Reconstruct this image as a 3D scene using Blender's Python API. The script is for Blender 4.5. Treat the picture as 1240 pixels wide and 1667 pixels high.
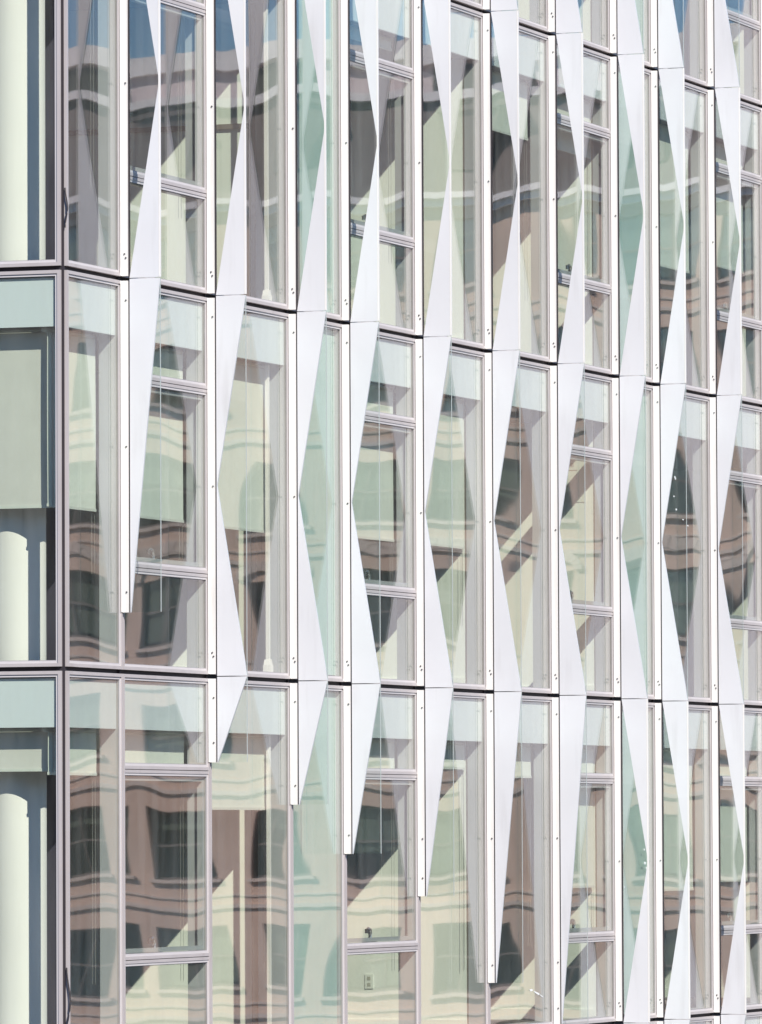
import bpy, math, random
from mathutils import Vector, Matrix
random.seed(7)
for o in list(bpy.data.objects):
    bpy.data.objects.remove(o)
scene = bpy.context.scene
col = scene.collection

# ------------------------------------------------------------------ camera
# X runs along the long glass front (away from the corner), Y points into the building, Z up.
Z0 = 7.8                                   # height of the joint between third and second glazed storey
yaw, pitch, roll, FPX = 0.344298985, 0.0466161515, -0.0043469349, 11239.1
v = Vector((math.cos(yaw)*math.cos(pitch), math.sin(yaw)*math.cos(pitch), math.sin(pitch)))
r = v.cross(Vector((0, 0, 1))).normalized(); u = r.cross(v)
r2 = math.cos(roll)*r + math.sin(roll)*u; u2 = -math.sin(roll)*r + math.cos(roll)*u
cam_d = bpy.data.cameras.new('camera'); cam = bpy.data.objects.new('camera', cam_d); col.objects.link(cam)
m = Matrix((r2, u2, -v)).transposed().to_4x4(); m.translation = Vector((-52.452, -21.5694, -1.3681 + Z0))
cam.matrix_world = m
cam_d.sensor_fit = 'VERTICAL'; cam_d.sensor_height = 24.0; cam_d.sensor_width = 24.0*1240/1667
cam_d.lens = FPX/1667*24.0
cam_d.clip_start = 1.0; cam_d.clip_end = 6000
scene.camera = cam

# ------------------------------------------------------------------ sky, sun, exposure
SUN = Vector((-1.0, -1.0, 1.08)).normalized()          # towards the sun
elev = math.asin(SUN.z); azim = math.atan2(SUN.x, SUN.y)
w = bpy.data.worlds.new('World'); scene.world = w; w.use_nodes = True
nt = w.node_tree; nt.nodes.clear()
sky = nt.nodes.new('ShaderNodeTexSky'); sky.sky_type = 'NISHITA'; sky.sun_disc = False
sky.sun_elevation = elev; sky.sun_rotation = azim % (2*math.pi); sky.air_density = 1.0; sky.dust_density = 0.0; sky.ozone_density = 8.0
bg = nt.nodes.new('ShaderNodeBackground'); bg.inputs['Strength'].default_value = 0.12
wo = nt.nodes.new('ShaderNodeOutputWorld')
nt.links.new(sky.outputs[0], bg.inputs[0]); nt.links.new(bg.outputs[0], wo.inputs[0])
sd = bpy.data.lights.new('sun', 'SUN'); sd.energy = 4.7; sd.angle = math.radians(0.5); sd.color = (1.0, 0.955, 0.9)
sun = bpy.data.objects.new('sun', sd); col.objects.link(sun)
sun.rotation_euler = SUN.to_track_quat('Z', 'Y').to_euler(); sun.location = (-40, -40, 60)
scene.view_settings.view_transform = 'Standard'; scene.view_settings.look = 'None'
scene.view_settings.exposure = 0.40; scene.view_settings.gamma = 1.0; scene.view_settings.use_curve_mapping = False
scene.render.engine = 'CYCLES'
cy = scene.cycles
cy.transparent_max_bounces = 40; cy.max_bounces = 10; cy.diffuse_bounces = 4; cy.glossy_bounces = 4
cy.caustics_reflective = False; cy.caustics_refractive = False; cy.sample_clamp_indirect = 6.0

# ------------------------------------------------------------------ materials
MAT = {}
def N(nt, t, **kw):
    n = nt.nodes.new(t)
    for k, val in kw.items(): setattr(n, k, val)
    return n
def mat(name, rgb, rough=0.5, var=0.06, scale=3.0, metal=0.0, stretch=(1, 1, 1), bump=0.0, spec=0.5, dirt=None):
    """painted / plain surface with a soft procedural mottling and faint streaks"""
    mt = bpy.data.materials.new(name); mt.use_nodes = True; t = mt.node_tree
    b = t.nodes['Principled BSDF']
    tc = N(t, 'ShaderNodeTexCoord'); mp = N(t, 'ShaderNodeMapping'); mp.inputs['Scale'].default_value = stretch
    oi = N(t, 'ShaderNodeObjectInfo'); ad = N(t, 'ShaderNodeVectorMath', operation='ADD')
    ml = N(t, 'ShaderNodeVectorMath', operation='SCALE'); ml.inputs['Scale'].default_value = 37.0
    cx = N(t, 'ShaderNodeCombineXYZ')
    for i in range(3): t.links.new(oi.outputs['Random'], cx.inputs[i])
    t.links.new(cx.outputs[0], ml.inputs[0]); t.links.new(tc.outputs['Object'], ad.inputs[0]); t.links.new(ml.outputs[0], ad.inputs[1])
    t.links.new(ad.outputs[0], mp.inputs[0])
    nz = N(t, 'ShaderNodeTexNoise'); nz.inputs['Scale'].default_value = scale; nz.inputs['Detail'].default_value = 5.0
    t.links.new(mp.outputs[0], nz.inputs['Vector'])
    rp = N(t, 'ShaderNodeMapRange'); rp.inputs['From Min'].default_value = 0.25; rp.inputs['From Max'].default_value = 0.75
    rp.inputs['To Min'].default_value = 1 - var; rp.inputs['To Max'].default_value = 1 + var*0.5
    t.links.new(nz.outputs['Fac'], rp.inputs['Value'])
    mx = N(t, 'ShaderNodeVectorMath', operation='SCALE'); mx.inputs[0].default_value = rgb
    t.links.new(rp.outputs[0], mx.inputs['Scale']); last = mx.outputs[0]
    if dirt:
        d = N(t, 'ShaderNodeTexNoise'); d.inputs['Scale'].default_value = 9; d.inputs['Detail'].default_value = 8
        m2 = N(t, 'ShaderNodeMapping'); m2.inputs['Scale'].default_value = (1, 1, 0.12)
        t.links.new(ad.outputs[0], m2.inputs[0]); t.links.new(m2.outputs[0], d.inputs['Vector'])
        r1 = N(t, 'ShaderNodeMapRange'); r1.inputs['From Min'].default_value = 0.56; r1.inputs['From Max'].default_value = 0.8
        r1.inputs['To Max'].default_value = dirt; t.links.new(d.outputs['Fac'], r1.inputs['Value'])
        mm = N(t, 'ShaderNodeMix', data_type='RGBA'); mm.inputs['B'].default_value = (rgb[0]*0.5, rgb[1]*0.47, rgb[2]*0.43, 1)
        t.links.new(r1.outputs[0], mm.inputs['Factor']); t.links.new(last, mm.inputs['A']); last = mm.outputs['Result']
    t.links.new(last, b.inputs['Base Color'])
    b.inputs['Roughness'].default_value = rough; b.inputs['Metallic'].default_value = metal
    b.inputs['Specular IOR Level'].default_value = spec
    if bump:
        bp = N(t, 'ShaderNodeBump'); bp.inputs['Strength'].default_value = bump; bp.inputs['Distance'].default_value = 0.01
        t.links.new(nz.outputs['Fac'], bp.inputs['Height']); t.links.new(bp.outputs[0], b.inputs['Normal'])
    MAT[name] = mt
    return mt
def glass(name, tint, refl, wave, gloss=(1, 1, 1), wscale=0.8, streak=0.0):
    """thin architectural glass: tinted see-through, Schlick reflection, faintly uneven surface"""
    mt = bpy.data.materials.new(name); mt.use_nodes = True; t = mt.node_tree; t.nodes.clear()
    ge = N(t, 'ShaderNodeNewGeometry')
    dt = N(t, 'ShaderNodeVectorMath', operation='DOT_PRODUCT')
    t.links.new(ge.outputs['Normal'], dt.inputs[0]); t.links.new(ge.outputs['Incoming'], dt.inputs[1])
    ab = N(t, 'ShaderNodeMath', operation='ABSOLUTE'); t.links.new(dt.outputs['Value'], ab.inputs[0])
    om = N(t, 'ShaderNodeMath', operation='SUBTRACT'); om.inputs[0].default_value = 1.0; t.links.new(ab.outputs[0], om.inputs[1])
    pw = N(t, 'ShaderNodeMath', operation='POWER'); pw.inputs[1].default_value = 5.0; t.links.new(om.outputs[0], pw.inputs[0])
    ma = N(t, 'ShaderNodeMath', operation='MULTIPLY_ADD'); ma.inputs[1].default_value = 0.96*refl; ma.inputs[2].default_value = 0.04*refl
    t.links.new(pw.outputs[0], ma.inputs[0])
    cl = N(t, 'ShaderNodeMath', operation='MINIMUM'); cl.inputs[1].default_value = 1.0; t.links.new(ma.outputs[0], cl.inputs[0])
    tr = N(t, 'ShaderNodeBsdfTransparent'); tr.inputs[0].default_value = (*tint, 1)
    gl = N(t, 'ShaderNodeBsdfGlossy'); gl.inputs['Color'].default_value = (*gloss, 1); gl.inputs['Roughness'].default_value = 0.012 if wave else 0.0
    if wave:
        tc = N(t, 'ShaderNodeTexCoord'); oi = N(t, 'ShaderNodeObjectInfo')
        sc_ = N(t, 'ShaderNodeMath', operation='MULTIPLY'); sc_.inputs[1].default_value = 53.0; t.links.new(oi.outputs['Random'], sc_.inputs[0])
        cx = N(t, 'ShaderNodeCombineXYZ')
        for i in range(3): t.links.new(sc_.outputs[0], cx.inputs[i])
        ad = N(t, 'ShaderNodeVectorMath', operation='ADD'); t.links.new(tc.outputs['Object'], ad.inputs[0]); t.links.new(cx.outputs[0], ad.inputs[1])
        acc = None
        for s, k in ((wscale, 1.0), (wscale*2.7, 0.14)):
            nz = N(t, 'ShaderNodeTexNoise'); nz.inputs['Scale'].default_value = s; nz.inputs['Detail'].default_value = 0.5
            t.links.new(ad.outputs[0], nz.inputs['Vector'])
            sb = N(t, 'ShaderNodeVectorMath', operation='SUBTRACT'); sb.inputs[1].default_value = (.5, .5, .5); t.links.new(nz.outputs['Color'], sb.inputs[0])
            sc2 = N(t, 'ShaderNodeVectorMath', operation='SCALE'); sc2.inputs['Scale'].default_value = wave*k; t.links.new(sb.outputs[0], sc2.inputs[0])
            if acc is None: acc = sc2
            else:
                a2 = N(t, 'ShaderNodeVectorMath', operation='ADD'); t.links.new(acc.outputs[0], a2.inputs[0]); t.links.new(sc2.outputs[0], a2.inputs[1]); acc = a2
        an = N(t, 'ShaderNodeVectorMath', operation='ADD'); t.links.new(ge.outputs['Normal'], an.inputs[0]); t.links.new(acc.outputs[0], an.inputs[1])
        nn = N(t, 'ShaderNodeVectorMath', operation='NORMALIZE'); t.links.new(an.outputs[0], nn.inputs[0]); t.links.new(nn.outputs[0], gl.inputs['Normal'])
    mx = N(t, 'ShaderNodeMixShader'); t.links.new(cl.outputs[0], mx.inputs[0]); t.links.new(tr.outputs[0], mx.inputs[1]); t.links.new(gl.outputs[0], mx.inputs[2])
    if streak:      # thin film of dust and rain marks
        t2 = N(t, 'ShaderNodeTexCoord'); mp = N(t, 'ShaderNodeMapping'); mp.inputs['Scale'].default_value = (7, 7, 0.8)
        dn = N(t, 'ShaderNodeTexNoise'); dn.inputs['Scale'].default_value = 1.0; dn.inputs['Detail'].default_value = 6
        a3 = N(t, 'ShaderNodeVectorMath', operation='ADD'); t.links.new(t2.outputs['Object'], a3.inputs[0]); t.links.new(cx.outputs[0], a3.inputs[1])
        t.links.new(a3.outputs[0], mp.inputs[0]); t.links.new(mp.outputs[0], dn.inputs['Vector'])
        mr = N(t, 'ShaderNodeMapRange'); mr.inputs['From Min'].default_value = 0.35; mr.inputs['From Max'].default_value = 0.8
        mr.inputs['To Min'].default_value = streak*0.25; mr.inputs['To Max'].default_value = streak*1.6; t.links.new(dn.outputs['Fac'], mr.inputs['Value'])
        df = N(t, 'ShaderNodeBsdfDiffuse'); df.inputs['Color'].default_value = (0.7, 0.68, 0.66, 1)
        m3 = N(t, 'ShaderNodeMixShader'); t.links.new(mr.outputs[0], m3.inputs[0]); t.links.new(mx.outputs[0], m3.inputs[1]); t.links.new(df.outputs[0], m3.inputs[2]); mx = m3
    o = N(t, 'ShaderNodeOutputMaterial'); t.links.new(mx.outputs[0], o.inputs[0])
    MAT[name] = mt
    return mt

glass('pane_glass', (0.957, 0.986, 0.936), 1.3, 0.011, (1.0, 0.915, 0.96), 0.62, streak=0.03)
glass('fin_glass', (0.955, 0.975, 0.97), 0.8, 0.0)
glass('house_glass', (0.75, 0.8, 0.78), 1.6, 0.004)
mat('fin_white', (0.68, 0.675, 0.695), 0.42, 0.05, 1.3, dirt=0.20, bump=0.12)
mat('bracket_white', (0.80, 0.77, 0.735), 0.4, 0.04, 2.0, dirt=0.18)
mat('edge_white', (0.42, 0.46, 0.45), 0.25, 0.02, 3)
mat('frame_alu', (0.47, 0.425, 0.415), 0.4, 0.08, 4.0, stretch=(1, 1, 0.3), dirt=0.25)
mat('reveal_grey', (0.40, 0.40, 0.44), 0.5, 0.05, 3.0)
mat('bead_alu', (0.60, 0.56, 0.55), 0.35, 0.06, 4.0)
mat('gasket_grey', (0.30, 0.28, 0.28), 0.6, 0.1, 8)
mat('gasket', (0.026, 0.02, 0.024), 0.7, 0.2, 12)
mat('spandrel_teal', (0.66, 0.69, 0.76), 0.5, 0.04, 0.8)
mat('narrow_teal', (0.50, 0.62, 0.62), 0.5, 0.04, 0.8)
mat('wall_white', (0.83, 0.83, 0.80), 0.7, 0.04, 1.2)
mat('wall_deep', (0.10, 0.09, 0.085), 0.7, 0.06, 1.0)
mat('unlit_blue', (0.045, 0.038, 0.065), 0.7, 0.08, 1.0)  # near-black blue, the gloom of the room put into the colour
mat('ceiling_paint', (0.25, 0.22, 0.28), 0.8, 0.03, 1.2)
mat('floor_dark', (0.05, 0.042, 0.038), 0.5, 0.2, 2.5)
mat('shade_fabric', (0.70, 0.71, 0.68), 0.85, 0.03, 6.0, bump=0.05)
mat('shade_grey', (0.60, 0.575, 0.565), 0.85, 0.05, 5.0, bump=0.08)
mat('shade_bar', (0.62, 0.62, 0.6), 0.4, 0.03, 6.0)
mat('chrome', (0.62, 0.62, 0.64), 0.18, 0.05, 8, metal=1.0)
mat('bolt_steel', (0.24, 0.23, 0.24), 0.35, 0.1, 30, metal=0.7)
mat('cord_grey', (0.30, 0.29, 0.28), 0.5, 0.1, 20)
mat('column_white', (0.80, 0.74, 0.75), 0.7, 0.04, 1.5)
mat('plastic_white', (0.74, 0.74, 0.70), 0.35, 0.02, 8)
mat('paper', (0.74, 0.73, 0.68), 0.8, 0.03, 5)
mat('print_brown', (0.20, 0.06, 0.05), 0.8, 0.1, 15)
mat('stone', (0.64, 0.465, 0.36), 0.85, 0.16, 0.9, bump=0.2, dirt=0.25)
mat('stone_trim', (0.62, 0.51, 0.43), 0.8, 0.12, 1.5, dirt=0.3)
mat('slate', (0.13, 0.095, 0.085), 0.6, 0.25, 2.5, bump=0.2)
mat('cornice_white', (0.84, 0.78, 0.75), 0.6, 0.08, 2.0, dirt=0.2)
mat('stucco_pink', (0.64, 0.54, 0.53), 0.85, 0.1, 1.0)
mat('window_dark', (0.06, 0.06, 0.05), 0.4, 0.3, 1.0)
mat('blind_cream', (0.36, 0.35, 0.29), 0.8, 0.1, 3.0)
mat('sash_paint', (0.16, 0.13, 0.11), 0.5, 0.1, 3.0)
mat('iron', (0.03, 0.03, 0.03), 0.5, 0.1, 6)
mat('pavement_stone', (0.30, 0.29, 0.27), 0.9, 0.15, 1.2, bump=0.2)
mat('asphalt', (0.05, 0.05, 0.052), 0.9, 0.25, 3.0, bump=0.3)
mat('ground_mix', (0.16, 0.15, 0.14), 0.95, 0.25, 0.15)

# ------------------------------------------------------------------ mesh helpers
class MB:
    def __init__(s): s.v = []; s.f = []
    def box(s, x0, x1, y0, y1, z0, z1):
        b = len(s.v)
        s.v += [(x, y, z) for z in (z0, z1) for y in (y0, y1) for x in (x0, x1)]
        s.f += [tuple(b+i for i in q) for q in ((0, 2, 3, 1), (4, 5, 7, 6), (0, 1, 5, 4), (2, 6, 7, 3), (0, 4, 6, 2), (1, 3, 7, 5))]
        return s
    def prism(s, pts, axis, a, c):
        """polygon in the plane across `axis`, thick from a to c"""
        b = len(s.v); n = len(pts)
        def put(p, t):
            return (t, p[0], p[1]) if axis == 'x' else (p[0], t, p[1]) if axis == 'y' else (p[0], p[1], t)
        s.v += [put(p, a) for p in pts] + [put(p, c) for p in pts]
        s.f += [tuple(range(b, b+n))[::-1], tuple(range(b+n, b+2*n))]
        s.f += [(b+i, b+(i+1) % n, b+n+(i+1) % n, b+n+i) for i in range(n)]
        return s
    def ring(s, x0, x1, z0, z1, wd, y0, y1):
        """rectangular frame in the XZ plane, butted corners"""
        s.box(x0, x1, y0, y1, z0, z0+wd).box(x0, x1, y0, y1, z1-wd, z1)
        s.box(x0, x0+wd, y0, y1, z0+wd, z1-wd).box(x1-wd, x1, y0, y1, z0+wd, z1-wd)
        return s
    def tube(s, path, rad, n=8):
        b0 = None
        P = [Vector(p) for p in path]
        for i, p in enumerate(P):
            d = (P[min(i+1, len(P)-1)] - P[max(i-1, 0)]).normalized()
            a = d.orthogonal().normalized(); 
            if abs(d.z) < .99: a = d.cross(Vector((0, 0, 1))).normalized()
            else: a = Vector((1, 0, 0))
            c = d.cross(a); b = len(s.v)
            rr = rad[i] if isinstance(rad, (list, tuple)) else rad
            s.v += [tuple(p + rr*(math.cos(t)*a + math.sin(t)*c)) for t in [2*math.pi*k/n for k in range(n)]]
            if b0 is not None: s.f += [(b0+k, b0+(k+1) % n, b+(k+1) % n, b+k) for k in range(n)]
            else: s.f.append(tuple(range(b, b+n))[::-1])
            b0 = b
        s.f.append(tuple(range(b0, b0+n)))
        return s
    def mesh(s, name, m, smooth=False):
        me = bpy.data.meshes.new(name); me.from_pydata(s.v, [], s.f); me.materials.append(MAT[m])
        if smooth:
            for p in me.polygons: p.use_smooth = True
        import bmesh
        bm = bmesh.new(); bm.from_mesh(me); bmesh.ops.recalc_face_normals(bm, faces=bm.faces); bm.to_mesh(me); bm.free()
        return me
def obj(name, me, parent=None, loc=(0, 0, 0), rot=(0, 0, 0)):
    o = bpy.data.objects.new(name, me); col.objects.link(o); o.location = loc; o.rotation_euler = rot
    if parent is not None: o.parent = parent
    return o
def build(name, mb, m, parent=None, loc=(0, 0, 0), smooth=False, rot=(0, 0, 0)):
    return obj(name, mb.mesh(name, m, smooth), parent, loc, rot)
def thing(name, label, cat, loc=(0, 0, 0), group=None, rotz=0):
    o = obj(name, None, None, loc, (0, 0, rotz)); o['label'] = label; o['category'] = cat
    if group: o['group'] = group
    return o
def struct(o): o['kind'] = 'structure'; return o
CACHE = {}
def cached(key, fn):
    if key not in CACHE: CACHE[key] = fn()
    return CACHE[key]

# ------------------------------------------------------------------ ground
struct(build('ground', MB().box(-700, 1500, -1200, 1000, -0.6, 0.0), 'ground_mix'))
struct(build('road', MB().box(-300, 118, -17.0, -3.6, -0.3, 0.004), 'asphalt'))
pv = MB().box(-3.6, 118, -3.6, -0.3, -0.3, 0.13).box(-3.6, -0.3, -0.3, 60, -0.3, 0.13)
struct(build('pavement', pv, 'pavement_stone'))
pv = MB().box(-300, 118, -21.0, -17.0, -0.3, 0.13)
struct(build('far_pavement', pv, 'pavement_stone'))

# ------------------------------------------------------------------ the glass building
H = 3.3
WB, WN, WC = 2.0138, 1.3921, 1.243
widths = [WC, WB, WB, WN, WB, WB, WB, WB, WN, WB, WB, WB, WB, WN]
X = [0.0]
for q in widths: X.append(X[-1] + q)
NB = 13                                               # bays built along the long front
XE = X[NB]
WINDOWED = {1, 4, 7, 10}; NARROW = {3, 8}
ST = {'E': Z0-2*H, 'D': Z0-H, 'C': Z0, 'B': Z0+H, 'A': Z0+2*H}     # bottom joint of each storey
YDEEP, DEPTH = 0.175, 5.2
bld = thing('glass_building', 'glass corner building with white zigzag triangular fins on its long front', 'building')

# --- glazing units
GAP_H, GAP_V, FW = 0.018, 0.007, 0.042
TR_LO, TR_HI = 0.885, 2.485                           # transom centres above the joint
SPAN = 0.48                                           # depth of the coloured band under each joint
def frame_mesh(wd, win):
    b = MB(); x0, x1, z0, z1 = GAP_V, wd-GAP_V, GAP_H, H-GAP_H
    b.ring(x0, x1, z0, z1, FW-0.014, -0.016, 0.02)
    return b.mesh('window_frame', 'frame_alu')
def reveal_mesh(wd, dl=YDEEP, dr=YDEEP):
    x0, x1, z0, z1, q = GAP_V+0.004, wd-GAP_V-0.004, GAP_H+0.004, H-GAP_H-0.004, FW+0.006
    b = MB(); b.box(x0, x1, 0.02, YDEEP, z0, z0+q).box(x0, x1, 0.02, YDEEP, z1-q, z1)
    b.box(x0, x0+q, 0.02, dl, z0+q, z1-q).box(x1-q, x1, 0.02, dr, z0+q, z1-q)
    return b.mesh('reveal', 'reveal_grey')
def bead_mesh(wd, segs):
    b = MB(); x0, x1 = GAP_V+FW-0.014, wd-GAP_V-FW+0.014
    for z0, z1 in segs: b.ring(x0, x1, z0, z1, 0.020, -0.006, 0.018)
    return b.mesh('glazing_bead', 'bead_alu')
def gasket_mesh(wd, segs):
    b = MB(); x0, x1 = GAP_V+FW+0.006, wd-GAP_V-FW-0.006
    for z0, z1 in segs: b.ring(x0, x1, z0+0.020, z1-0.020, 0.0045, -0.001, 0.02)
    return b.mesh('gasket', 'gasket_grey')
def transom_mesh(wd):
    b = MB(); x0, x1 = GAP_V+FW-0.014, wd-GAP_V-FW+0.014
    b.box(x0, x1, -0.012, 0.019, -0.030, -0.004).box(x0, x1, -0.014, 0.019, 0.002, 0.030)
    b.box(x0+0.03, x1-0.03, 0.02, YDEEP-0.004, -0.034, 0.034)
    return b.mesh('transom', 'frame_alu')
def sash_mesh(wd, z0, z1):
    b = MB(); b.ring(GAP_V+FW+0.014, wd-GAP_V-FW-0.014, z0+0.028, z1-0.028, 0.036, 0.022, 0.07)
    return b.mesh('sash', 'reveal_grey')
def crank_mesh():
    b = MB(); b.box(-0.045, 0.045, -0.03, 0.03, 0, 0.03)
    b.tube([(0.01, 0, 0.02), (0.012, 0, 0.065), (0.0, -0.004, 0.088), (-0.035, -0.006, 0.095), (-0.06, -0.006, 0.085)], [0.014, 0.012, 0.011, 0.010, 0.010], 8)
    b.tube([(-0.06, -0.006, 0.092), (-0.062, -0.006, 0.066)], [0.014, 0.013], 8)
    return b.mesh('crank_handle', 'chrome', False)
def unit(s, wd, win, narrow, loc, rot=(0, 0, 0), crank=True, dl=YDEEP, dr=YDEEP):
    key = (round(wd, 3), win)
    z0, z1 = GAP_H+FW-0.014, H-GAP_H-FW+0.014
    segs = [(z0, TR_LO-0.030), (TR_LO+0.030, TR_HI-0.030), (TR_HI+0.030, z1)] if win else [(z0, z1)]
    f = obj('window_frame', cached(('f',)+key, lambda: frame_mesh(wd, win)), bld, loc, rot)
    obj('reveal', cached(('r', dl, dr)+key, lambda: reveal_mesh(wd, dl, dr)), f)
    obj('glazing_bead', cached(('b',)+key, lambda: bead_mesh(wd, segs)), f)
    obj('gasket', cached(('g',)+key, lambda: gasket_mesh(wd, segs)), f)
    for i, (a, c) in enumerate(segs):
        obj('pane', cached(('p', i)+key, lambda: MB().box(GAP_V+FW+0.004, wd-GAP_V-FW-0.004, 0.003, 0.013, a+0.018, c-0.018).mesh('pane', 'pane_glass')), f)
    if win:
        for zt in (TR_LO, TR_HI): obj('transom', cached(('t',)+key, lambda: transom_mesh(wd)), f, (0, 0, zt))
        obj('sash', cached(('s',)+key, lambda: sash_mesh(wd, *segs[1])), f)
        if crank:
            ck = obj('crank_handle', cached('crank', crank_mesh), f, (wd*0.5-0.03, 0.11, TR_LO+0.034)); ck.scale = (1.5, 1.5, 1.5)
    if narrow:
        obj('backing_panel', cached(('n',)+key, lambda: MB().box(GAP_V+0.06, wd-GAP_V-0.06, 0.05, 0.07, GAP_H+0.06, H-GAP_H-0.06).mesh('backing_panel', 'narrow_teal')), f)
    else:
        obj('spandrel_panel', cached(('sp',)+key, lambda: MB().box(GAP_V+0.056, wd-GAP_V-0.056, 0.024, 0.05, H-SPAN, H-GAP_H-0.056).mesh('spandrel_panel', 'spandrel_teal')), f)
    return f
UNITS = {}
for s, zb in ST.items():
    for b in range(NB):
        UNITS[s, b] = unit(s, widths[b]-(0.026 if b == 0 else 0), b in WINDOWED, b in NARROW, (X[b]+(0.026 if b == 0 else 0), 0, zb), dl=0.07 if b == 0 else YDEEP)
    # the short front left of the corner (plane X = 0, running into +Y); outward normal is -X
    for k in range(2):
        wd = 2.6
        unit(s, wd, False, False, (0, 0.022 + wd*(k+1), zb), (0, 0, -math.pi/2), dr=0.07 if k == 0 else YDEEP)

# --- droppings and paint specks stuck on the glass
mat('splash_white', (0.85, 0.85, 0.82), 0.6, 0.1, 20)
def splash(s, b, x, z, rx, rz, tilt=0.0):
    n = 11; pts = []
    for k in range(n):
        a = 2*math.pi*k/n; q = 0.75+0.5*random.random()
        px, pz = rx*q*math.cos(a), rz*q*math.sin(a)
        pts.append((px*math.cos(tilt)-pz*math.sin(tilt), px*math.sin(tilt)+pz*math.cos(tilt)))
    build('splash', MB().prism(pts, 'y', 0.0005, 0.0035), 'splash_white', UNITS[s, b], (x-X[b], 0, Z0+z-ST[s]))
for a in (('D', 6, 12.02, -2.907, 0.05, 0.012), ('D', 6, 12.2, -2.94, 0.09, 0.010, -0.2), ('D', 6, 12.33, -2.968, 0.05, 0.006, -0.25),
          ('C', 9, 16.747, 2.407, 0.02, 0.010), ('C', 9, 16.876, 2.36, 0.03, 0.016, -0.4), ('C', 9, 16.83, 2.165, 0.02, 0.008), ('C', 9, 16.91, 2.03, 0.022, 0.010),
          ('C', 9, 17.15, 1.933, 0.02, 0.008), ('C', 9, 17.32, 1.875, 0.018, 0.007), ('D', 8, 15.726, -1.54, 0.022, 0.012), ('D', 8, 15.744, -1.679, 0.025, 0.013),
          ('D', 8, 15.785, -1.73, 0.02, 0.009), ('D', 8, 15.051, -1.927, 0.02, 0.012)):
    splash(*a)

# --- dark joints behind the frames
for z in [Z0+H*k for k in (-2, -1, 0, 1, 2, 3)]:
    build('joint_seal', MB().box(0.06, XE, 0.03, 0.06, z-0.03, z+0.03), 'gasket', bld)
    build('joint_seal', MB().box(0.03, 0.06, 0.07, 5.2, z-0.03, z+0.03), 'gasket', bld)
for b in range(1, NB): build('mullion_seal', MB().box(-0.012, 0.012, 0.012, 0.028, 1.25, 17.65), 'gasket', bld, (X[b], 0, 0))
def loose_seal(z0, z1, out):
    n = 14
    return MB().tube([(0.012, -0.004-out*math.sin(math.pi*k/n)**2, z0+(z1-z0)*k/n) for k in range(n+1)], 0.006, 6)
for z0_, z1_, o_ in ((Z0+3.3+0.33, Z0+3.3+0.66, 0.022), (Z0-3.0, Z0-2.45, 0.03)): build('loose_seal', loose_seal(z0_, z1_, o_), 'gasket', bld)
build('corner_post', MB().box(0.012, 0.075, 0.012, 0.075, 1.25, 17.65), 'gasket', bld)

# --- sun fins
YI, YO, YB = -0.0865, -0.360, -0.0725
bottoms = {1: 0.495, 2: -0.743, 3: -1.103, 4: -1.547, 5: -1.952, 6: -2.805, 7: -3.27}
TH = 0.011
def fin_plate(kind, h):
    g = 0.004; z0, z1 = (g, h-g); mid = H/2; e = 0.003
    b = MB()
    yi, yo = YI, YO
    if kind == 'outer':
        b.prism([(yo, z0), (yo, z1), (yi, z1), (yo+e, mid), (yi, z0)], 'x', -TH, TH)
    elif kind == 'inner':
        b.prism([(yi, z0), (yi, z1), (yo, z1), (yi-e, mid), (yo, z0)], 'x', -TH, TH)
    else:
        b.prism([(yi, 0.0), (yi, z1), (yo, z1), (yi-e, 0.0)], 'x', -TH, TH)
    return b.mesh('sunshade_fin', 'fin_white')
def glass_sheet(h): return MB().box(-0.006, 0.006, YO+0.004, YI-0.001, 0.002, h-0.005).mesh('glass_sheet', 'fin_glass')
def edge_lip(h): return MB().box(-0.0125, 0.0125, YO-0.003, YO+0.009, 0.006, h-0.006).mesh('edge_strip', 'bracket_white')
def edge_strip(h): return MB().box(-0.005, 0.005, YO-0.001, YO+0.0035, 0.002, h-0.005).mesh('edge_strip', 'edge_white')
def bracket(h):
    b = MB(); b.box(-0.026, 0.018, YB, -0.0225, 0.0 if h < H-0.01 else 0.02, h-0.02)
    b.box(-0.045, 0.045, -0.022, -0.0165, 0.002 if h < H-0.01 else 0.022, h-0.022)
    return b.mesh('bracket', 'bracket_white')
def slot(h): return MB().box(-0.004, 0.009, YI-0.0005, YB-0.0005, 0.004, h-0.02).mesh('slot_seal', 'gasket')
def bolt():
    b = MB(); b.tube([(0, 0, 0), (-0.008, 0, 0)], 0.0075, 7)
    b.tube([(-0.008, 0, 0), (-0.011, 0, 0)], 0.004, 6)
    return b.mesh('bolt', 'bolt_steel')
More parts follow.
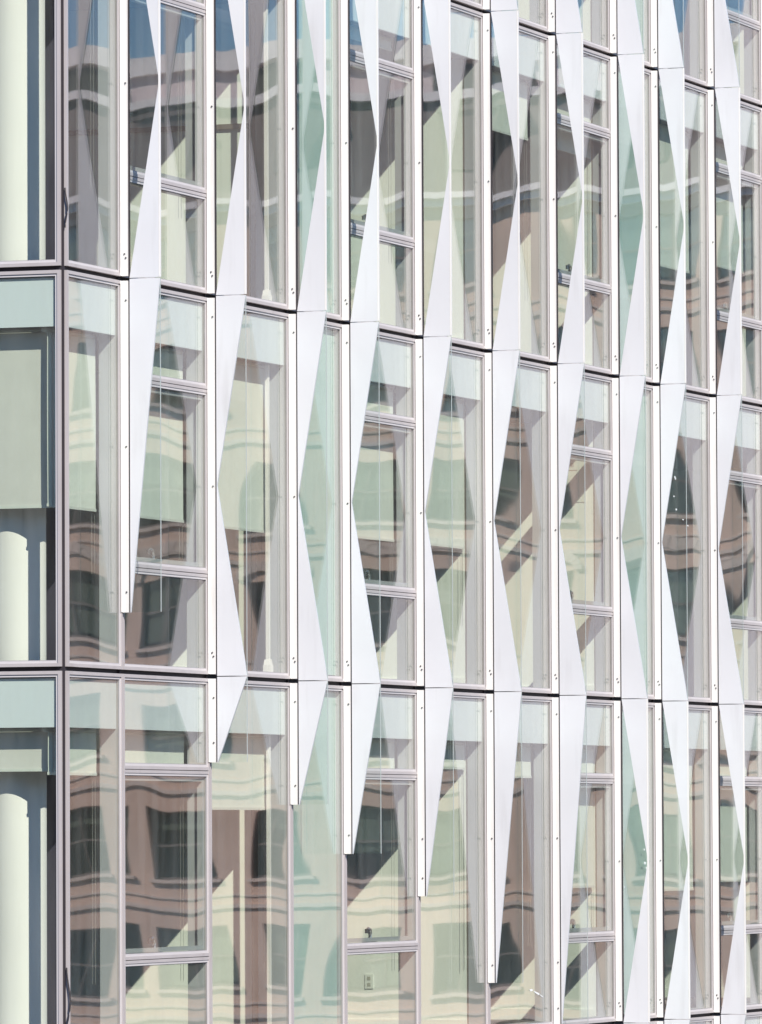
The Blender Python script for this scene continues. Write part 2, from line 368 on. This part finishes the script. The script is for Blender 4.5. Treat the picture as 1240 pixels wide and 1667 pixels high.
for i in range(1, NB):
    for s, zb in ST.items():
        zlow = zb; h = H; kind = {'A': 'inner', 'B': 'outer', 'C': 'inner', 'D': 'outer', 'E': 'inner'}[s]
        if i in bottoms:
            zend = Z0 + bottoms[i]
            if zend >= zb+H-0.05: continue
            if zend > zb: zlow, h, kind = zend, zb+H-zend, 'taper'
        key = (kind, round(h, 3))
        f = obj('sunshade_fin', cached(('fin',)+key, lambda: fin_plate(kind, h)), bld, (X[i], 0, zlow))
        obj('glass_sheet', cached(('gs',)+key, lambda: glass_sheet(h)), f)
        obj('edge_strip', cached(('es',)+key, lambda: edge_lip(h) if kind == 'outer' else edge_strip(h)), f)
        obj('bracket', cached(('br',)+key, lambda: bracket(h)), f)
        obj('slot_seal', cached(('sl',)+key, lambda: slot(h)), f)
        zs = [h-0.185]
        if kind == 'taper': zs += [h-0.185-1.23*j for j in range(1, 3) if h-0.185-1.23*j > 0.3] + ([0.17] if h > 0.5 else [])
        else: zs += [1.645, 0.172, 0.205]
        for n_, zz in enumerate(zs):
            obj('bolt', cached('bolt', bolt), f, (-0.026, YB+0.012 + (0.012 if zz == 0.205 else 0), zz))

# --- inside: slabs, walls, columns
for k in range(6):
    z = Z0 + H*(k-2)
    if k == 0:
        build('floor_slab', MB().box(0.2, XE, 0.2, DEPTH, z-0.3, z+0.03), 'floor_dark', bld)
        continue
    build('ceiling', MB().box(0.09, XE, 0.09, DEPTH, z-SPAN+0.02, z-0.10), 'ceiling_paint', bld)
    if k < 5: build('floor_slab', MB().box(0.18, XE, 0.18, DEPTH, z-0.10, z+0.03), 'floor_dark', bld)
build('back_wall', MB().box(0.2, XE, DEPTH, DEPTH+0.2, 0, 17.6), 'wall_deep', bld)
build('end_wall', MB().box(XE, XE+0.25, 0.0, DEPTH+0.2, 0, 17.75), 'stone_trim', bld)
build('plinth', MB().box(0.02, XE, 0.02, 0.3, -0.3, 1.2).box(0.02, 0.3, 0.3, DEPTH, -0.3, 1.2), 'stone_trim', bld)
build('roof', MB().box(-0.02, XE+0.25, -0.02, DEPTH+0.2, 17.72, 18.1), 'frame_alu', bld)
walls = {}
for s, zb in ST.items():
    za, zc = zb+0.03, zb+H-SPAN+0.02
    for nm, xw, y0 in (('corner', 5.60, 0.50), ('middle', 10.62, 0.19), ('third', 14.66, 0.19), ('far', 24.1, 0.2)):
        pw = build('party_wall', MB().box(xw, xw+0.14, y0, DEPTH, za, zc), 'wall_white', bld)
        build('baseboard', MB().box(xw-0.014, xw-0.001, y0, DEPTH, za, za+0.11), 'wall_white', pw)
        build('dark_end_cover', MB().box(xw+0.002, xw+0.138, y0-0.012, y0-0.001, za, zc), 'sash_paint', pw)  # added dark cover, keeps the sunlit wall end from showing bright
        walls[s, nm] = pw
    # slender riser pipe by the second bay, with a foot
    if s in 'ABCDE':
        rp = MB().box(-0.016, 0.016, -0.016, 0.016, 0.19, H-SPAN).box(-0.036, 0.036, -0.036, 0.036, 0.075, 0.14).prism([(-0.036, 0.14), (0.036, 0.14), (0.018, 0.19), (-0.018, 0.19)], 'y', -0.03, 0.03)
        build('riser', rp, 'column_white', bld, (5.10, 0.142, zb))
    # round column behind the short front
    c = MB(); n = 120; cx_, cy_, rr = 0.588, 0.668, 0.24
    c.prism([(cx_+rr*math.cos(2*math.pi*k/n), cy_+rr*math.sin(2*math.pi*k/n)) for k in range(n)], 'z', za, zc)
    build('column', c, 'column_white', bld, smooth=False)
# added dark sheet standing in for the unlit room behind the column
build('unlit_backdrop', MB().box(1.5, 1.6, 0.62, 3.0, 1.3, 17.2), 'unlit_blue', bld)
# picture ledge on the corner room's wall in the upper storey, wall socket in the lower one
build('wall_rail', MB().box(5.57, 5.599, 0.5, 3.5, ST['B']+1.70, ST['B']+1.745), 'sash_paint', walls['B', 'corner'])
so = build('wall_socket', MB().box(-0.008, 0, -0.042, 0.042, -0.07, 0.07), 'plastic_white', walls['D', 'middle'], (10.6195, 1.19, Z0-2.795))
for dz in (-0.03, 0.03): build('socket_face', MB().box(-0.0105, -0.0085, -0.017, 0.017, dz-0.017, dz+0.017), 'blind_cream', walls['D', 'middle'], (10.6195, 1.19, Z0-2.795))

# --- roller shades
def shade(s, wd, bot, loc, label, rot=(0, 0, 0), x0=0.09, x1=None, chain=True, fab='shade_fabric'):
    """hangs just behind the mullions; local X along the front, Y inwards"""
    x1 = wd-0.105 if x1 is None else x1
    top = H-SPAN+0.015
    t = thing('roller_shade', label, 'roller shade', loc, 'roller shades behind the glass'); t.rotation_euler = rot
    yb = YDEEP+0.012
    b = MB(); nseg = 10
    # slightly uneven hanging cloth
    n = 8; b.v = []; b.f = []
    for j in range(n+1):
        zz = top-0.05 + (bot+0.022-(top-0.05))*j/n
        for i in range(nseg+1):
            xx = x0 + (x1-x0)*i/nseg
            yy = yb + 0.0025*math.sin(3.1*xx+zz*1.3+wd*9)*math.sin(math.pi*j/n)
            b.v.append((xx, yy, zz)); 
    M = len(b.v); b.v += [(p[0], p[1]+0.0015, p[2]) for p in b.v]
    W = nseg+1
    for j in range(n):
        for i in range(nseg):
            a = j*W+i; b.f += [(a, a+1, a+W+1, a+W), (M+a, M+a+W, M+a+W+1, M+a+1)]
    for j in range(n):
        for a in (j*W, j*W+nseg): b.f.append((a, a+W, M+a+W, M+a))
    for i in range(nseg):
        for a in (i, n*W+i): b.f.append((a, a+1, M+a+1, M+a))
    build('fabric', b, fab, t)
    build('bottom_bar', MB().box(x0-0.002, x1+0.002, yb-0.006, yb+0.009, bot, bot+0.024), 'shade_bar', t)
    build('roller', MB().tube([(x0-0.01, yb+0.028, top-0.03), (x1+0.01, yb+0.028, top-0.03)], 0.026, 10), 'shade_bar', t, smooth=True)
    if chain:
        cb = 0.62 + 0.2*random.random(); xc = x1+0.022
        for d in (0, 0.03):
            build('bead_chain', MB().tube([(xc-d*0.9, yb+0.02+d*0.5, top-0.03), (xc-d*0.9+0.004, yb+0.02+d*0.5, 1.7), (xc-d*0.9, yb+0.02+d*0.5, cb)], 0.0017, 5), 'cord_grey', t)
    return t
L_ = {('C', 0): (1.34, 'half lowered roller shade behind the corner pane, middle storey, left of the first fin'),
      ('C', 1): (1.33, 'half lowered roller shade behind leftmost three-light window of the middle storey'),
      ('C', 2): (1.32, 'half lowered roller shade in middle storey bay just left of the left teal bay'),
      ('C', 4): (1.37, 'half lowered roller shade behind middle storey three-light window right of left teal bay'),
      ('C', 5): (1.38, 'rightmost of the half lowered roller shades in the middle storey, in a plain bay'),
      ('D', 0): (2.43, 'short roller shade behind the corner pane of the lower storey'),
      ('D', 1): (2.47, 'short roller shade in the top light of the lower storey window nearest the corner'),
      ('D', 2): (2.15, 'lower storey roller shade just left of left teal bay, hanging lower than its neighbours'),
      ('D', 4): (2.50, 'short roller shade in the top light above the white wall socket'),
      ('D', 5): (2.55, 'shortest roller shade of the lower storey, in plain bay right of the wall socket'),
      ('D', 6): (2.48, 'short lower storey roller shade between the two longest tapering fins'),
      ('D', 7): (1.38, 'half lowered roller shade behind lower storey three-light window left of right teal bay'),
      ('D', 9): (1.32, 'half lowered roller shade in lower storey plain bay right of the right teal bay'),
      ('D', 10): (1.40, 'half lowered roller shade behind rightmost three-light window of the lower storey'),
      ('B', 6): (2.23, 'short roller shade in upper storey plain bay, two bays left of right teal bay'),
      ('B', 7): (2.23, 'short roller shade in upper storey top light just left of right teal bay'),
      ('B', 9): (1.31, 'half lowered roller shade in upper storey plain bay just right of right teal bay'),
      ('B', 10): (1.46, 'half lowered roller shade behind rightmost three-light window of the upper storey'),
      ('B', 0): (2.70, 'rolled up shade with bead chain behind the upper storey corner pane'),
      ('B', 1): (2.70, 'rolled up shade with bead chain behind leftmost upper storey three-light window'),
      ('B', 4): (2.70, 'rolled up shade with bead chain in upper storey window right of left teal bay')}
for (s, b), (bot, lab) in L_.items():
    shade(s, widths[b], bot, (X[b], 0, ST[s]), lab)
for s, bot, lab in (('C', 1.333, 'grey roller shade half lowered over the round column, left front, middle storey'),
                    ('D', 2.46, 'short grey roller shade above the round column, left front, lower storey')):
    shade(s, 2.6, bot, (0, 2.622, ST[s]), lab, (0, 0, -math.pi/2), 0.12, 2.6-0.145, chain=False, fab='shade_grey')
# notice on the sunlit wall of the third room
nt_ = thing('wall_notice', 'white paper notice with brown lettering on the sunlit wall of the middle storey', 'notice', (14.656, 0.425, Z0+2.375))
build('sheet', MB().box(-0.003, 0, -0.16, 0.16, -0.36, 0.09), 'paper', nt_)
fc = bpy.data.curves.new('lettering', 'FONT'); fc.body = 'HI'; fc.size = 0.066; fc.extrude = 0.0008
fo = bpy.data.objects.new('tmp', fc); col.objects.link(fo); bpy.context.view_layer.update()
me = bpy.data.meshes.new_from_object(fo.evaluated_get(bpy.context.evaluated_depsgraph_get())); bpy.data.objects.remove(fo)
me.materials.clear(); me.materials.append(MAT['print_brown'])
obj('lettering', me, nt_, (-0.0045, 0.034, 0.0), (math.pi/2, 0, -math.pi/2))
build('underline', MB().box(-0.0045, -0.0032, -0.07, 0.04, -0.035, -0.029), 'print_brown', nt_)

# ------------------------------------------------------------------ stone building mirrored in the glass
XS = 130.0
hb = thing('stone_building', 'brown stone apartment building with dark slate roof, mirrored in the glass', 'building', (XS, 0, 0))
YA, YZ, PITCH = -78.0, -19.5, 2.9
EAVE, SH = Z0+16.4, 3.3
nwin = int((YZ-YA)/PITCH)
rows = []
zt = EAVE
while zt-SH > 1.0: rows.append(zt-SH); zt -= SH
wallb = MB(); wallb.box(0.6, 22, YA, YZ, 0, EAVE)
trim = MB()
FRONT = 0.0
for ri, zf in enumerate(rows):
    zs, zh = zf+0.85, zf+2.75
    arched = ri in (3,)
    wallb.box(FRONT, 0.6, YA, YZ, zf, zs).box(FRONT, 0.6, YA, YZ, zh, zf+SH)
    wallb.box(FRONT, 0.6, YA, YA+0.5, zs, zh)
    for k in range(nwin):
        wide = (k % 3 != 1); ww = 2.15 if wide else 1.15
        yc = YA+0.5+PITCH*(k+0.5); y0, y1 = yc-ww/2, yc+ww/2
        wallb.box(FRONT, 0.6, YA+0.5+PITCH*k, y0, zs, zh).box(FRONT, 0.6, y1, min(YA+0.5+PITCH*(k+1), YZ), zs, zh)
        wn = obj('window', cached(('hw', ww), lambda: MB().box(0.22, 0.27, -ww/2, -ww/2+0.07, 0, 1.9).box(0.22, 0.27, ww/2-0.07, ww/2, 0, 1.9).box(0.22, 0.27, -ww/2+0.07, ww/2-0.07, 0, 0.07).box(0.22, 0.27, -ww/2+0.07, ww/2-0.07, 1.83, 1.9).box(0.215, 0.265, -ww/2+0.07, ww/2-0.07, 0.93, 0.99).box(0.225, 0.262, -0.03, 0.03, 0.07, 1.83).mesh('window', 'sash_paint')), hb, (0, yc, zs))
        obj('pane', cached(('hp', ww), lambda: MB().box(0.275, 0.285, -ww/2, ww/2, 0, 1.9).mesh('pane', 'house_glass')), wn)
        obj('window_backing', cached(('hd', ww), lambda: MB().box(0.50, 0.55, -ww/2, ww/2, 0, 1.9).mesh('window_backing', 'window_dark')), wn)
        bl = random.choice([0, 0.5, 0.8, 1.2, 1.75])
        if bl: obj('blind', cached(('hbl', ww, bl), lambda: MB().box(0.33, 0.34, -ww/2, ww/2, 1.9-bl, 1.9).mesh('blind', 'blind_cream')), wn)
        obj('sill', cached(('hs', ww), lambda: MB().box(-0.14, 0.22, -ww/2-0.12, ww/2+0.12, -0.10, -0.0).mesh('sill', 'stone_trim')), wn)
        if arched:
            aw = MB()
            for j in range(9):
                a0, a1 = math.pi*j/9, math.pi*(j+0.94)/9
                rr0, rr1 = ww/2+0.02, ww/2+0.32
                aw.prism([(rr0*math.cos(a0), rr0*math.sin(a0)*0.5), (rr1*math.cos(a0), rr1*math.sin(a0)*0.62), (rr1*math.cos(a1), rr1*math.sin(a1)*0.62), (rr0*math.cos(a1), rr0*math.sin(a1)*0.5)], 'x', -0.12, -0.002)
            if k % 1 == 0: obj('arch', cached(('ha', ww), lambda: aw.mesh('arch', 'stone_trim')), wn, (0, 0, 1.92))
    trim.box(-0.10, -0.002, YA, YZ, zf-0.06, zf+0.06)
    trim.box(-0.05, -0.002, YA, YZ, zf+0.30, zf+0.36)
wallb.box(FRONT, 0.6, YA, YZ, 0, rows[-1])
build('wall', wallb, 'stone', hb)
build('string_course', trim, 'stone_trim', hb)
build('cornice', MB().box(-0.55, 22, YA-0.3, YZ+0.3, EAVE, EAVE+0.18).box(-0.35, 0.6, YA, YZ, EAVE-0.22, EAVE-0.002), 'cornice_white', hb)
rf = build('roof', MB().prism([(-0.2, EAVE+0.18), (1.3, EAVE+3.05), (21, EAVE+3.05), (22, EAVE+0.18)], 'y', YA, YZ), 'slate', hb)
build('roof_ledge', MB().box(0.9, 21.5, YA, YZ, EAVE+3.05, EAVE+3.3), 'cornice_white', rf)
pw = build('penthouse', MB().box(2.2, 18, YA+2, YZ-2, EAVE+3.3, EAVE+4.7), 'stucco_pink', hb)
build('penthouse_coping', MB().box(1.9, 18.3, YA+1.7, YZ-1.7, EAVE+4.2, EAVE+4.75), 'cornice_white', pw)
for k in range(9):
    build('penthouse_window', MB().box(2.15, 2.198, YA+5+k*6, YA+7.6+k*6, EAVE+3.4, EAVE+4.1), 'window_dark', pw)
for k in range(12):
    y = YA+3+k*4.7
    build('dormer', MB().box(0.05, 2.0, y, y+1.5, EAVE+0.9, EAVE+2.6).box(-0.1, 2.0, y-0.15, y+1.65, EAVE+2.6, EAVE+2.75), 'slate', rf)

# ------------------------------------------------------------------ unseen blocks behind the viewer and across the street, added to darken reflections and skylight
mat('brick_dark', (0.22, 0.13, 0.10), 0.9, 0.2, 1.5, bump=0.2, dirt=0.3)
def block(label, loc, rotz, length, height, deep, m):
    """front runs along local X, faces local -Y"""
    t = thing('street_building', label, 'building', loc, rotz=rotz)
    build('wall', MB().box(0, length, 0, deep, 0, height), m, t)
    rf = build('roof', MB().box(-0.3, length+0.3, -0.4, deep, height, height+0.5), 'stone_trim', t)
    build('parapet', MB().box(0, length, -0.1, 0.25, height+0.5, height+1.4), m, rf)
    nz_, nx_ = int((height-2)/3.6), int(length/5.0)
    me = cached('bw', lambda: MB().ring(-1.0, 1.0, 0, 2.1, 0.09, -0.05, -0.002).box(-0.04, 0.04, -0.045, -0.002, 0.09, 2.01).mesh('window', 'cornice_white'))
    pa = cached('bp', lambda: MB().box(-0.91, 0.91, -0.02, -0.003, 0.09, 2.01).mesh('pane', 'window_dark'))
    for i in range(nz_):
        for k in range(nx_):
            wn = obj('window', me, t, (2.5+k*5.0, 0, 1.6+i*3.6)); obj('pane', pa, wn)
    return t
block('dark brick block behind the viewer, only dimly mirrored in the left front', (-120, -75, 0), math.pi/2, 215, 40, 20, 'brick_dark')
block('long brick block added across the street to cut skylight, outside the picture', (70, -95, 0), math.pi, 120, 27, 18, 'brick_dark')
